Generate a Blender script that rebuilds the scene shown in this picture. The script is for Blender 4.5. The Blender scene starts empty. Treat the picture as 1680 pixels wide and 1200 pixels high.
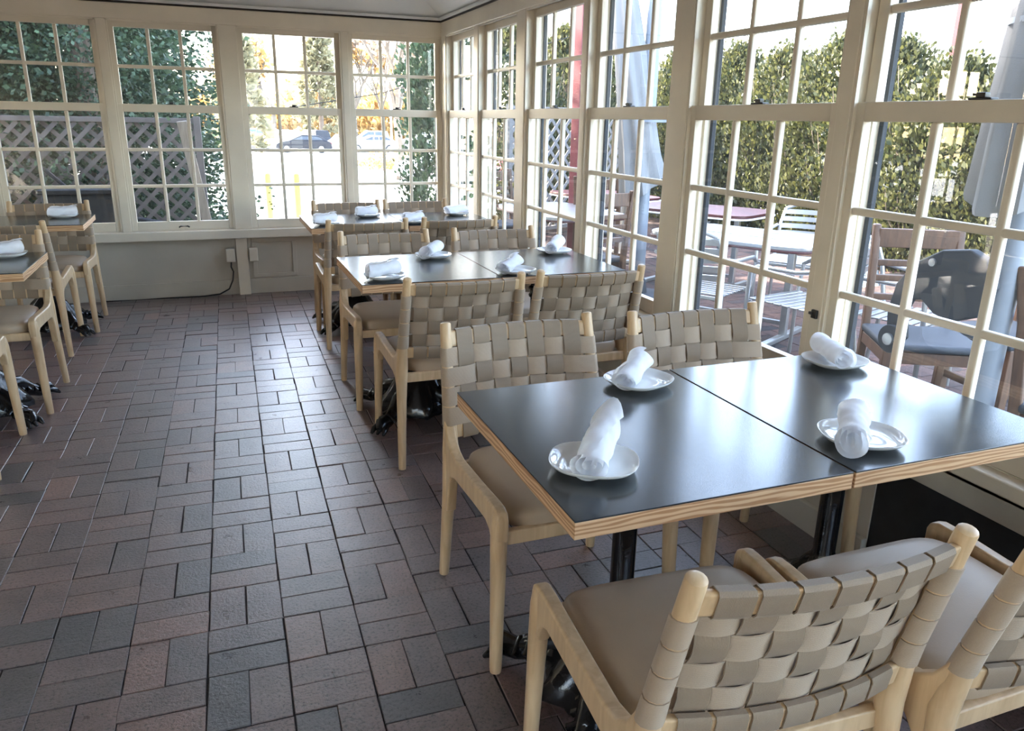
import bpy, bmesh, math, random
from math import sin, cos, pi, radians as R, sqrt, atan2, exp
from mathutils import Vector as V, Matrix, noise

random.seed(7)
sc = bpy.context.scene
COL = sc.collection

# ------------------------------------------------------------------ camera
YAW, PITCH, ROLL, FPX = 0.36696, 0.30694, 0.01788, 1265.75
cam_d = bpy.data.cameras.new('camera'); cam = bpy.data.objects.new('camera', cam_d); COL.objects.link(cam)
fw = V((sin(YAW)*cos(PITCH), cos(YAW)*cos(PITCH), -sin(PITCH)))
rt = V((cos(YAW), -sin(YAW), 0)); up = rt.cross(fw)
rt2 = rt*cos(ROLL) + up*sin(ROLL); up2 = up*cos(ROLL) - rt*sin(ROLL)
M = Matrix((rt2, up2, -fw)).transposed().to_4x4(); M.translation = V((0, 0, 1.43))
cam.matrix_world = M
cam_d.sensor_fit = 'HORIZONTAL'; cam_d.sensor_width = 36; cam_d.lens = 36*FPX/1680
cam_d.clip_start = .05; cam_d.clip_end = 500
sc.camera = cam

# ------------------------------------------------------------------ sky, sun, exposure
SUN_AZ, SUN_EL = atan2(-.62, .72), R(34)
w = bpy.data.worlds.new('world'); sc.world = w; w.use_nodes = True
nt = w.node_tree; bg = nt.nodes['Background']
sky = nt.nodes.new('ShaderNodeTexSky'); sky.sky_type = 'NISHITA'; sky.sun_disc = False
sky.sun_elevation = SUN_EL; sky.sun_rotation = SUN_AZ; sky.air_density = 1.0; sky.dust_density = 2.5; sky.ozone_density = 1.0
hz = nt.nodes.new('ShaderNodeMix'); hz.data_type = 'RGBA'; hz.inputs[0].default_value = .35    # thin bright haze all over the sky
hz.inputs[7].default_value = (1.0, .96, .90, 1); nt.links.new(sky.outputs[0], hz.inputs[6]); nt.links.new(hz.outputs[2], bg.inputs[0]); bg.inputs[1].default_value = .6
sun_d = bpy.data.lights.new('sun', 'SUN'); sun = bpy.data.objects.new('sun', sun_d); COL.objects.link(sun)
sun_d.energy = 6.5; sun_d.angle = R(.6); sun_d.color = (1, .93, .82)
sdir = V((sin(SUN_AZ)*cos(SUN_EL), cos(SUN_AZ)*cos(SUN_EL), sin(SUN_EL)))
sun.rotation_euler = sdir.to_track_quat('Z', 'Y').to_euler(); sun.location = sdir*40
sc.view_settings.view_transform = 'Standard'; sc.view_settings.look = 'None'
sc.view_settings.exposure = 2.95; sc.view_settings.gamma = 1; sc.view_settings.use_curve_mapping = False
sc.cycles.max_bounces = 10; sc.cycles.diffuse_bounces = 5; sc.cycles.glossy_bounces = 4
sc.cycles.transparent_max_bounces = 14; sc.cycles.sample_clamp_indirect = 6

# ------------------------------------------------------------------ materials
class NT:
    def __init__(s, m): s.t = m.node_tree
    def n(s, typ, **kw):
        o = s.t.nodes.new(typ)
        for k, v in kw.items():
            if k.startswith('i_'): o.inputs[int(k[2:])].default_value = v
            else: setattr(o, k, v)
        return o
    def l(s, a, b): s.t.links.new(a, b)

def newmat(name):
    m = bpy.data.materials.new(name); m.use_nodes = True
    return m, NT(m), m.node_tree.nodes['Principled BSDF']

def ramp(t, stops, interp='LINEAR'):
    r = t.n('ShaderNodeValToRGB'); cr = r.color_ramp; cr.interpolation = interp
    while len(cr.elements) < len(stops): cr.elements.new(.5)
    for e, (p, c) in zip(cr.elements, stops): e.position = p; e.color = (*c, 1)
    return r

def mat(name, col, rough=.5, var=.12, scale=8, bump=0, bscale=60, metal=0, spec=.5, stretch=(1, 1, 1), detail=4, coat=0, sheen=0):
    """plain surface with procedural tonal variation and fine relief"""
    m, t, p = newmat(name)
    tc = t.n('ShaderNodeTexCoord'); mp = t.n('ShaderNodeMapping'); mp.inputs[3].default_value = stretch
    t.l(tc.outputs['Object'], mp.inputs[0])
    nz = t.n('ShaderNodeTexNoise'); nz.inputs['Scale'].default_value = scale; nz.inputs['Detail'].default_value = detail
    t.l(mp.outputs[0], nz.inputs['Vector'])
    a = tuple(c*(1-var) for c in col); b = tuple(min(1, c*(1+var)) for c in col)
    r = ramp(t, [(.3, a), (.7, b)]); t.l(nz.outputs[0], r.inputs[0]); t.l(r.outputs[0], p.inputs['Base Color'])
    p.inputs['Roughness'].default_value = rough; p.inputs['Metallic'].default_value = metal
    p.inputs['Specular IOR Level'].default_value = spec
    if coat: p.inputs['Coat Weight'].default_value = coat; p.inputs['Coat Roughness'].default_value = .1
    if sheen: p.inputs['Sheen Weight'].default_value = sheen
    if bump:
        n2 = t.n('ShaderNodeTexNoise'); n2.inputs['Scale'].default_value = bscale; n2.inputs['Detail'].default_value = 5
        t.l(mp.outputs[0], n2.inputs['Vector'])
        bp = t.n('ShaderNodeBump'); bp.inputs['Strength'].default_value = bump; bp.inputs['Distance'].default_value = .004
        t.l(n2.outputs[0], bp.inputs['Height']); t.l(bp.outputs[0], p.inputs['Normal'])
    return m

def paint_mat(name, col, chip=.73):
    """brush-painted old woodwork with a few dark chips"""
    m, t, p = newmat(name)
    g = t.n('ShaderNodeNewGeometry')
    n1 = t.n('ShaderNodeTexNoise'); n1.inputs['Scale'].default_value = 3.0; n1.inputs['Detail'].default_value = 5
    t.l(g.outputs['Position'], n1.inputs['Vector'])
    r = ramp(t, [(.3, tuple(c*.9 for c in col)), (.7, tuple(min(1, c*1.06) for c in col))]); t.l(n1.outputs[0], r.inputs[0])
    n2 = t.n('ShaderNodeTexNoise'); n2.inputs['Scale'].default_value = 22; n2.inputs['Detail'].default_value = 6; n2.inputs['Roughness'].default_value = .75
    t.l(g.outputs['Position'], n2.inputs['Vector'])
    th = t.n('ShaderNodeMath', operation='GREATER_THAN'); t.l(n2.outputs[0], th.inputs[0]); th.inputs[1].default_value = chip
    mx = t.n('ShaderNodeMix', data_type='RGBA'); t.l(th.outputs[0], mx.inputs[0]); t.l(r.outputs[0], mx.inputs[6]); mx.inputs[7].default_value = (.16, .11, .07, 1)
    t.l(mx.outputs[2], p.inputs['Base Color']); p.inputs['Roughness'].default_value = .42
    bp = t.n('ShaderNodeBump'); bp.inputs['Strength'].default_value = .15; bp.inputs['Distance'].default_value = .003
    t.l(n2.outputs[0], bp.inputs['Height']); t.l(bp.outputs[0], p.inputs['Normal'])
    return m

def wood_mat(name, a, b, scale=6, stretch=(12, 12, 1), rough=.4, dist=3.0, ring=False):
    m, t, p = newmat(name)
    tc = t.n('ShaderNodeTexCoord'); mp = t.n('ShaderNodeMapping'); mp.inputs[3].default_value = stretch
    oi = t.n('ShaderNodeObjectInfo'); ad = t.n('ShaderNodeVectorMath', operation='ADD')
    t.l(tc.outputs['Object'], ad.inputs[0]); t.l(oi.outputs['Location'], ad.inputs[1]); t.l(ad.outputs[0], mp.inputs[0])
    if ring:
        wv = t.n('ShaderNodeTexWave', wave_type='BANDS', bands_direction='Z'); wv.inputs['Scale'].default_value = scale
        wv.inputs['Distortion'].default_value = dist; wv.inputs['Detail'].default_value = 2; wv.inputs['Detail Scale'].default_value = 1.2
        t.l(mp.outputs[0], wv.inputs['Vector']); out = wv.outputs['Fac' if 'Fac' in wv.outputs else 1]
    else:
        nz = t.n('ShaderNodeTexNoise'); nz.inputs['Scale'].default_value = scale; nz.inputs['Detail'].default_value = 6; nz.inputs['Distortion'].default_value = .6
        t.l(mp.outputs[0], nz.inputs['Vector']); out = nz.outputs[0]
    r = ramp(t, [(.28, a), (.72, b)]); t.l(out, r.inputs[0]); t.l(r.outputs[0], p.inputs['Base Color'])
    p.inputs['Roughness'].default_value = rough
    return m

def strap_mat(name, col, axis, freq=950):
    """ribbed cotton webbing, ribs running along the strap"""
    m, t, p = newmat(name)
    tc = t.n('ShaderNodeTexCoord')
    nz = t.n('ShaderNodeTexNoise'); nz.inputs['Scale'].default_value = 500; nz.inputs['Detail'].default_value = 2
    t.l(tc.outputs['Object'], nz.inputs['Vector'])
    wv = t.n('ShaderNodeTexWave', wave_type='BANDS', bands_direction=axis); wv.inputs['Scale'].default_value = freq/3.1416/2
    t.l(tc.outputs['Object'], wv.inputs['Vector'])
    wo = wv.outputs['Fac' if 'Fac' in wv.outputs else 1]
    mm = t.n('ShaderNodeMath', operation='ADD'); t.l(wo, mm.inputs[0]); t.l(nz.outputs[0], mm.inputs[1])
    r = ramp(t, [(.35, tuple(c*.84 for c in col)), (1.0, tuple(c*1.12 for c in col))])
    h = t.n('ShaderNodeMath', operation='MULTIPLY'); t.l(mm.outputs[0], h.inputs[0]); h.inputs[1].default_value = .55
    t.l(h.outputs[0], r.inputs[0]); t.l(r.outputs[0], p.inputs['Base Color'])
    p.inputs['Roughness'].default_value = .62; p.inputs['Sheen Weight'].default_value = .15
    bp = t.n('ShaderNodeBump'); bp.inputs['Strength'].default_value = .35; bp.inputs['Distance'].default_value = .002
    t.l(mm.outputs[0], bp.inputs['Height']); t.l(bp.outputs[0], p.inputs['Normal'])
    return m

BRICK_STOPS = [(p_, (c_[0]*1.18, c_[1]*1.34, c_[2]*1.45)) for p_, c_ in [(0, (.075, .064, .062)), (.08, (.100, .078, .072)), (.22, (.165, .095, .076)), (.36, (.135, .090, .080)),
               (.5, (.185, .108, .088)), (.62, (.145, .095, .083)), (.75, (.225, .118, .088)), (.87, (.165, .103, .088)), (1, (.115, .086, .08))]]
def brick_mat(name, attr, k=1.0, rough=(.20, .42), spec=.9):
    m, t, p = newmat(name)
    if attr:
        a = t.n('ShaderNodeAttribute'); a.attribute_name = 'tint'; rnd = a.outputs['Fac']
    else:
        rnd = t.n('ShaderNodeObjectInfo').outputs['Random']
    r = ramp(t, [(p_, tuple(c*k for c in cc)) for p_, cc in BRICK_STOPS]); t.l(rnd, r.inputs[0])
    g = t.n('ShaderNodeNewGeometry')
    n1 = t.n('ShaderNodeTexNoise'); n1.inputs['Scale'].default_value = 9; n1.inputs['Detail'].default_value = 6; n1.inputs['Roughness'].default_value = .65
    t.l(g.outputs['Position'], n1.inputs['Vector'])
    n2 = t.n('ShaderNodeTexNoise'); n2.inputs['Scale'].default_value = 110; n2.inputs['Detail'].default_value = 4; n2.inputs['Roughness'].default_value = .7
    t.l(g.outputs['Position'], n2.inputs['Vector'])
    r1 = ramp(t, [(.25, (.62, .64, .68)), (.75, (1.28, 1.22, 1.2))]); t.l(n1.outputs[0], r1.inputs[0])
    m1 = t.n('ShaderNodeMix', data_type='RGBA', blend_type='MULTIPLY'); m1.inputs[0].default_value = 1
    t.l(r.outputs[0], m1.inputs[6]); t.l(r1.outputs[0], m1.inputs[7])
    r2 = ramp(t, [(.36, (.22, .21, .21)), (.455, (.95, .95, .95)), (.66, (1.2, 1.17, 1.15))]); t.l(n2.outputs[0], r2.inputs[0])
    m2 = t.n('ShaderNodeMix', data_type='RGBA', blend_type='MULTIPLY'); m2.inputs[0].default_value = .9
    t.l(m1.outputs[2], m2.inputs[6]); t.l(r2.outputs[0], m2.inputs[7]); t.l(m2.outputs[2], p.inputs['Base Color'])
    rr = t.n('ShaderNodeMapRange'); rr.inputs['To Min'].default_value = rough[0]; rr.inputs['To Max'].default_value = rough[1]
    t.l(n1.outputs[0], rr.inputs[0]); t.l(rr.outputs[0], p.inputs['Roughness'])
    bp = t.n('ShaderNodeBump'); bp.inputs['Strength'].default_value = .75; bp.inputs['Distance'].default_value = .0035
    mb = t.n('ShaderNodeMath', operation='MULTIPLY_ADD'); t.l(n1.outputs[0], mb.inputs[0]); mb.inputs[1].default_value = 1.2; t.l(n2.outputs[0], mb.inputs[2])
    t.l(mb.outputs[0], bp.inputs['Height']); t.l(bp.outputs[0], p.inputs['Normal'])
    p.inputs['Specular IOR Level'].default_value = spec
    if spec > .5: p.inputs['Coat Weight'].default_value = .55; p.inputs['Coat Roughness'].default_value = .35; p.inputs['Coat IOR'].default_value = 1.6
    return m

def glass_mat(name, dust=.007, tint=(.97, .985, .98)):
    m = bpy.data.materials.new(name); m.use_nodes = True; t = NT(m); t.t.nodes.clear()
    out = t.n('ShaderNodeOutputMaterial'); tr = t.n('ShaderNodeBsdfTransparent'); tr.inputs[0].default_value = (*tint, 1)
    gl = t.n('ShaderNodeBsdfGlossy'); gl.inputs['Roughness'].default_value = .01; gl.inputs[0].default_value = (.95, .97, 1, 1)
    lw_ = t.n('ShaderNodeLayerWeight'); lw_.inputs[0].default_value = .5      # two-sided Schlick reflectance of a thin pane
    pw_ = t.n('ShaderNodeMath', operation='POWER'); t.l(lw_.outputs['Facing'], pw_.inputs[0]); pw_.inputs[1].default_value = 5
    fr = t.n('ShaderNodeMath', operation='MULTIPLY_ADD'); t.l(pw_.outputs[0], fr.inputs[0]); fr.inputs[1].default_value = .9; fr.inputs[2].default_value = .055
    mx = t.n('ShaderNodeMixShader'); t.l(fr.outputs[0], mx.inputs[0]); t.l(tr.outputs[0], mx.inputs[1]); t.l(gl.outputs[0], mx.inputs[2])
    if dust:
        df = t.n('ShaderNodeBsdfTranslucent'); df.inputs[0].default_value = (.9, .88, .84, 1)
        m2 = t.n('ShaderNodeMixShader'); m2.inputs[0].default_value = dust
        t.l(mx.outputs[0], m2.inputs[1]); t.l(df.outputs[0], m2.inputs[2]); t.l(m2.outputs[0], out.inputs[0])
    else: t.l(mx.outputs[0], out.inputs[0])
    return m

def leaf_mat(name, a, b, trans=.35):
    m, t, p = newmat(name)
    at = t.n('ShaderNodeAttribute'); at.attribute_name = 'tint'
    r = ramp(t, [(0, a), (1, b)]); t.l(at.outputs['Fac'], r.inputs[0]); t.l(r.outputs[0], p.inputs['Base Color'])
    p.inputs['Roughness'].default_value = .6
    out = t.t.nodes['Material Output']; tl = t.n('ShaderNodeBsdfTranslucent'); t.l(r.outputs[0], tl.inputs[0])
    mx = t.n('ShaderNodeMixShader'); mx.inputs[0].default_value = trans
    t.l(p.outputs[0], mx.inputs[1]); t.l(tl.outputs[0], mx.inputs[2]); t.l(mx.outputs[0], out.inputs[0])
    return m

MT = dict(
    paint=paint_mat('cream_paint', (.72, .64, .51)),
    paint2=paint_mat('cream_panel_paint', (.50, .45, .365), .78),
    ceil=mat('ceiling_paint', (.66, .66, .64), .7, .05, 2.5, .06, 40),
    housewall=mat('house_wall_dark', (.16, .115, .085), .6, .2, 5, .1, 60),  # unseen left wall, kept dark to cut light bounced into the room
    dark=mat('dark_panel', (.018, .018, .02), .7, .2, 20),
    gap=mat('dark_gap', (.025, .018, .012), .8, .2, 20),
    mortar=mat('mortar', (.028, .024, .023), .9, .4, 40, .5, 200),
    brick=brick_mat('brick', False), brickj=brick_mat('brick_joined', True),
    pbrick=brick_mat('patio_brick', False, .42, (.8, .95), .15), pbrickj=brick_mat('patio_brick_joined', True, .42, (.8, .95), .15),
    ash=wood_mat('ash_wood', (.52, .345, .19), (.68, .49, .29), 5, (9, 9, 1.2), .38),
    oak=wood_mat('oak_edge', (.44, .225, .105), (.70, .46, .26), 2.2, (1.6, 1.6, 14), .42, 9.0, True),
    teak=wood_mat('teak', (.055, .024, .011), (.11, .050, .022), 6, (9, 9, 1.5), .5),
    lam=mat('charcoal_laminate', (.022, .026, .030), .205, .1, 5, .03, 300, spec=.9),
    strap_v=strap_mat('webbing_vertical', (.270, .195, .128), 'X'),  # both straps are one taupe; their sheen difference is put into the colours
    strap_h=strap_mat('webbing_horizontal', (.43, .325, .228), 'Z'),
    leather=mat('taupe_leather', (.42, .315, .215), .40, .07, 5, .12, 260),
    iron=mat('black_iron', (.006, .006, .007), .16, .2, 30, .3, 60, spec=.6),
    porc=mat('white_porcelain', (.80, .80, .79), .08, .02, 5, spec=.6),
    cloth=mat('white_cotton', (.90, .90, .92), .8, .03, 20, .15, 400, sheen=.1),
    black=mat('black_hardware', (.010, .009, .008), .35, .2, 30),
    glass=glass_mat('window_glass'), cglass=mat('car_glass', (.02, .025, .03), .08, .1, 5, spec=.8),
    alu=mat('aluminium', (.42, .43, .44), .32, .05, 10, metal=.85),
    star=mat('grey_inlay', (.16, .17, .18), .5, .1, 10), redtrim=mat('red_trim', (.055, .010, .010), .5, .2, 12),
    grey=mat('grey_umbrella_metal', (.20, .22, .25), .5, .05, 6, metal=.1, spec=.3), dgrey=mat('dark_grey_plastic', (.035, .040, .048), .6, .08, 8, spec=.2),
    canvas=mat('grey_canvas', (.20, .20, .20), .85, .08, 7, .2, 160), maroon=mat('maroon_paint', (.13, .022, .025), .5, .15, 7),
    lattice=mat('weathered_lattice', (.13, .12, .115), .8, .2, 9, .2, 60), wlat=mat('pale_lattice', (.16, .15, .145), .8, .15, 9),
    asphalt=mat('asphalt', (.50, .49, .48), .9, .12, 2, .2, 80), soil=mat('soil', (.10, .075, .05), .95, .35, 6, .6, 40),
    bark=mat('bark', (.17, .125, .095), .9, .3, 12, .6, 40, stretch=(1, 1, .25)), bark2=mat('pale_bark', (.10, .08, .06), .9, .25, 10),
    twig=mat('twig_bark', (.15, .115, .08), .9, .3, 12), pale=leaf_mat('pale_conifer_leaf', (.14, .13, .07), (.34, .31, .18)),
    hedge=leaf_mat('hedge_leaf', (.016, .023, .008), (.100, .098, .030)), fir=leaf_mat('fir_leaf', (.014, .034, .018), (.075, .125, .060), .2),
    gold=leaf_mat('autumn_leaf', (.30, .17, .05), (.55, .38, .14)), dry=leaf_mat('dry_twig', (.20, .13, .08), (.36, .26, .17), .15),
    white_car=mat('white_car_paint', (.75, .76, .77), .25, .02, 3, coat=.6), black_car=mat('black_car_paint', (.020, .022, .028), .35, .05, 3, spec=.15),
    silver_car=mat('silver_car_paint', (.45, .47, .50), .28, .04, 3, coat=.6), blue_car=mat('blue_car_paint', (.05, .09, .22), .25, .05, 3, coat=.6),
    red_car=mat('red_car_paint', (.45, .02, .02), .25, .05, 3, coat=.6), tyre=mat('tyre', (.015, .015, .016), .8, .2, 10),
    yellow=mat('yellow_paint', (.75, .55, .08), .5, .1, 8), white=mat('white_paint', (.75, .75, .73), .6, .05, 6),
    plank=wood_mat('weathered_board', (.20, .18, .16), (.36, .33, .29), 4, (8, 8, 1), .7),
)

def add_translucency(m, k):
    t = NT(m); p = t.t.nodes['Principled BSDF']; out = t.t.nodes['Material Output']; tl = t.n('ShaderNodeBsdfTranslucent')
    src = p.inputs['Base Color'].links[0].from_socket; t.l(src, tl.inputs[0])
    mx = t.n('ShaderNodeMixShader'); mx.inputs[0].default_value = k; t.l(p.outputs[0], mx.inputs[1]); t.l(tl.outputs[0], mx.inputs[2]); t.l(mx.outputs[0], out.inputs[0])
add_translucency(MT['cloth'], .38)

# ------------------------------------------------------------------ mesh helpers
class MB:
    def __init__(s): s.v = []; s.f = []; s.t = []
    def add(s, vs, fs, tint=None):
        o = len(s.v); s.v += [tuple(x) for x in vs]; s.f += [tuple(i+o for i in f) for f in fs]
        if tint is not None: s.t += [tint]*len(vs)
        return s
    def box(s, x0, x1, y0, y1, z0, z1):
        if x0 > x1: x0, x1 = x1, x0
        if y0 > y1: y0, y1 = y1, y0
        if z0 > z1: z0, z1 = z1, z0
        return s.add([(x0,y0,z0),(x1,y0,z0),(x1,y1,z0),(x0,y1,z0),(x0,y0,z1),(x1,y0,z1),(x1,y1,z1),(x0,y1,z1)],
                     [(0,3,2,1),(4,5,6,7),(0,1,5,4),(1,2,6,5),(2,3,7,6),(3,0,4,7)])
    def bar(s, a, b, w, h, upv=(0, 0, 1)):
        """rectangular bar from a to b"""
        a, b = V(a), V(b); d = (b-a).normalized(); u = V(upv)
        if abs(d.dot(u)) > .98: u = V((1, 0, 0))
        x = d.cross(u).normalized(); y = x.cross(d)
        vs = [p + x*i*w/2 + y*j*h/2 for p in (a, b) for i, j in ((-1,-1),(1,-1),(1,1),(-1,1))]
        return s.add(vs, [(0,1,2,3),(7,6,5,4),(0,4,5,1),(1,5,6,2),(2,6,7,3),(3,7,4,0)])
    def tube(s, pts, rad, n=10, cap=True, sx=1.0, round_end=False):
        """swept tube; rad a number or list; sx squashes the section in the sideways axis"""
        pts = [V(p) for p in pts]; rr = rad if isinstance(rad, (list, tuple)) else [rad]*len(pts)
        rr = list(rr)
        if round_end:
            d = (pts[-1]-pts[-2]).normalized(); r = rr[-1]
            for k in (.35, .7, .92): pts.append(pts[-1] + d*r*.33*(1.1-k)); rr.append(r*sqrt(max(0, 1-k*k)))
        d0 = (pts[1]-pts[0]).normalized(); ref = V((1, 0, 0)) if abs(d0.x) < .9 else V((0, 1, 0))
        vs = []; 
        for i, p in enumerate(pts):
            d = (pts[min(i+1, len(pts)-1)]-pts[max(i-1, 0)]).normalized()
            a = (ref - d*ref.dot(d)).normalized(); b = d.cross(a)
            for k in range(n):
                th = 2*pi*k/n; vs.append(p + a*cos(th)*rr[i]*sx + b*sin(th)*rr[i])
        fs = [(i*n+k, i*n+(k+1) % n, (i+1)*n+(k+1) % n, (i+1)*n+k) for i in range(len(pts)-1) for k in range(n)]
        if cap: fs += [tuple(range(n-1, -1, -1)), tuple((len(pts)-1)*n+k for k in range(n))]
        return s.add(vs, fs)
    def lathe(s, prof, n=24, c=(0, 0, 0), cap=True, ripple=None):
        vs = []
        for r, z in prof:
            for k in range(n):
                th = 2*pi*k/n; q = r*(1+(ripple(th, z) if ripple else 0)); vs.append((c[0]+q*cos(th), c[1]+q*sin(th), c[2]+z))
        fs = [(i*n+k, i*n+(k+1) % n, (i+1)*n+(k+1) % n, (i+1)*n+k) for i in range(len(prof)-1) for k in range(n)]
        if cap: fs += [tuple(range(n-1, -1, -1)), tuple((len(prof)-1)*n+k for k in range(n))]
        return s.add(vs, fs)
    def prism(s, poly, a, b, axis='X'):
        """extrude a 2-D polygon along an axis; poly in the other two coords (YZ, XZ or XY)"""
        n = len(poly)
        def P(u, v, t): return {'X': (t, u, v), 'Y': (u, t, v), 'Z': (u, v, t)}[axis]
        vs = [P(u, v, a) for u, v in poly] + [P(u, v, b) for u, v in poly]
        return s.add(vs, [tuple(range(n)), tuple(range(2*n-1, n-1, -1))] + [(i, (i+1) % n+n if False else i+n, (i+1) % n+n, (i+1) % n) for i in range(n)])
    def ribbon(s, A, B, th, closed=False):
        """solid strap between two edge polylines"""
        A = [V(p) for p in A]; B = [V(p) for p in B]; n = len(A); vs = []
        for i in range(n):
            d = (A[min(i+1, n-1)]-A[max(i-1, 0)]) + (B[min(i+1, n-1)]-B[max(i-1, 0)])
            nn = d.cross(B[i]-A[i]).normalized()*th/2
            vs += [A[i]+nn, B[i]+nn, B[i]-nn, A[i]-nn]
        fs = [(i*4+k, i*4+(k+1) % 4, i*4+4+(k+1) % 4, i*4+4+k) for i in range(n-1) for k in range(4)]
        fs += [(3, 2, 1, 0), tuple((n-1)*4+k for k in range(4))]
        return s.add(vs, fs)
    def mesh(s, name, m, bevel=0, smooth=35, seg=2):
        me = bpy.data.meshes.new(name); me.from_pydata(s.v, [], s.f); me.materials.append(m)
        if s.t:
            at = me.attributes.new('tint', 'FLOAT', 'POINT'); at.data.foreach_set('value', s.t)
        bm = bmesh.new(); bm.from_mesh(me)
        bmesh.ops.recalc_face_normals(bm, faces=bm.faces)
        if bevel:
            es = [e for e in bm.edges if len(e.link_faces) == 2 and e.calc_face_angle(0) > R(30)]
            bmesh.ops.bevel(bm, geom=es, offset=bevel, offset_type='OFFSET', segments=seg, profile=.5, affect='EDGES', clamp_overlap=True)
        bm.to_mesh(me); bm.free()
        if bevel and smooth:                              # area-weighted normals keep flat faces flat
            vn = [V((0, 0, 0)) for _ in me.vertices]
            for p in me.polygons:
                for vi in p.vertices: vn[vi] += p.normal*p.area
            me.polygons.foreach_set('use_smooth', [True]*len(me.polygons))
            me.normals_split_custom_set_from_vertices([tuple(n.normalized()) for n in vn])
        elif smooth:
            me.polygons.foreach_set('use_smooth', [True]*len(me.polygons)); me.set_sharp_from_angle(angle=R(smooth))
        return me
    def build(s, name, m, parent=None, bevel=0, smooth=35, seg=2):
        if isinstance(m, str): m = MT[m]
        return link(name, s.mesh(name, m, bevel, smooth, seg), parent)

def link(name, me, parent=None):
    o = bpy.data.objects.new(name, me); COL.objects.link(o)
    if parent: o.parent = parent
    return o
def tag(o, label, cat, group=None, kind=None):
    o['label'] = label; o['category'] = cat
    if group: o['group'] = group
    if kind: o['kind'] = kind
    return o
def thing(name, label, cat, loc=(0, 0, 0), rz=0, group=None, kind=None):
    o = link(name, None); o.location = loc; o.rotation_euler = (0, 0, rz); o.empty_display_size = .1
    return tag(o, label, cat, group, kind)
def struct(o, label, cat): return tag(o, label, cat, None, 'structure')
def copy_tree(o, parent=None):
    c = o.copy(); COL.objects.link(c)
    if parent: c.parent = parent
    for ch in list(o.children): copy_tree(ch, c)
    return c
def box(*a): return MB().box(*a)

# ------------------------------------------------------------------ room shell
XR, YF, XL, YB = 1.90, 6.73, -4.9, -3.2          # inner faces of casing
Z_SILL, Z_TOP, Z_H = .555, 2.09, 2.20            # sash bottom, sash top, head of wall
TH = .15
far_w = [(-2.48, -1.80), (-1.41, -.73), (-.575, .10), (.322, 1.022), (1.168, 1.86)]
right_w = [(6.555, 5.895), (5.706, 5.012), (4.774, 4.032), (3.889, 3.127), (2.902, 2.121), (1.974, 1.194), (.97, .19), (.045, -.735), (-.96, -1.74), (-1.885, -2.665)]
far_w = [(-4.30, -3.62), (-3.46, -2.78)] + [(-2.55, -1.86)] + far_w[1:]
back_w = [(-4.6, -3.85), (.3, 1.0), (1.1, 1.8)]  # unseen windows, added to let light onto the far wall
left_w = [(-.02, -.8), (-.94, -1.72), (-1.94, -2.72)]  # unseen windows, added to light the near chairs from the left
ST = .045                                         # sash stile width beside the glass

def wall_with_openings(name, label, wins, lo, hi, plane, axis, sgn, pm='paint'):
    """frame wall: header, posts between windows, low wall; sgn = outward direction"""
    b = MB(); o0, o1 = plane, plane + sgn*TH
    def bx(u0, u1, z0, z1, p0=o0, p1=o1):
        if axis == 'x': b.box(u0, u1, p0, p1, z0, z1)
        else: b.box(p0, p1, u0, u1, z0, z1)
    bx(lo, hi, Z_TOP, Z_H)
    rs = sorted((min(a, c)-ST, max(a, c)+ST) for a, c in wins)
    u = lo
    for a, c in rs:
        bx(u, a, .475, Z_TOP); u = c
    bx(u, hi, .475, Z_TOP)
    o = b.build(name, pm, None, .004); return struct(o, label, 'wall'), rs

wf, rf = wall_with_openings('wall_far', 'cream painted window wall across the far end of the room', far_w, XL, XR+TH, YF, 'x', 1)
wr, rr_ = wall_with_openings('wall_right', 'cream painted window wall running along the right side', right_w, YB, YF, XR, 'y', 1)
wb, rb = wall_with_openings('wall_back', 'cream painted wall behind the viewpoint, with added windows', back_w, XL, XR+TH, YB, 'x', -1)
# left wall
wl, rl = wall_with_openings('wall_left', 'unseen house wall on the left side, dark brown to cut bounced light', left_w, YB, YF, XL, 'y', -1, 'housewall')
MB().box(XL-.05, XL-TH, YB, YF, 0, .475).build('low_wall', 'housewall', wl)
# low walls
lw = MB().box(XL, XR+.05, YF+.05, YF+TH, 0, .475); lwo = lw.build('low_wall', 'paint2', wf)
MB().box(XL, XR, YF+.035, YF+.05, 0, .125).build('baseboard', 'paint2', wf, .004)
MB().box(.135, .225, YF+.005, YF+.06, 0, .475).build('post', 'paint', wf, .004)
for x0, x1 in ((.26, .62), (1.05, 1.75)):         # raised frames of the low panelling
    f = MB().box(x0, x1, YF+.038, YF+.05, .135, .165).box(x0, x1, YF+.038, YF+.05, .43, .47).box(x0, x0+.035, YF+.038, YF+.05, .165, .43).box(x1-.035, x1, YF+.038, YF+.05, .165, .43)
    f.build('panel_frame', 'paint2', wf, .003)
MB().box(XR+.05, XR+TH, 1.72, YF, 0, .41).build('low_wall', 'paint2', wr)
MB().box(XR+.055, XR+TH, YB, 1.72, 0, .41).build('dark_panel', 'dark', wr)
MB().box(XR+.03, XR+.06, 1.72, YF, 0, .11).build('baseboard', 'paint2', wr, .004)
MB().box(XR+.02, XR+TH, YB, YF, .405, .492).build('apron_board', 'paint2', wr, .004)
MB().box(XL, XR, YB-.05, YB-TH, 0, .475).build('low_wall', 'paint2', wb)
# sills
struct(MB().box(XL, XR+.03, YF-.045, YF+.06, .478, .548).build('trim_1', 'paint', None, .006), 'cream window sill running along the far wall', 'sill')
struct(MB().box(XR-.03, XR+.06, YB, YF-.05, .505, .55).build('trim_2', 'paint', None, .006), 'cream window sill running along the right wall', 'sill')
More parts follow.
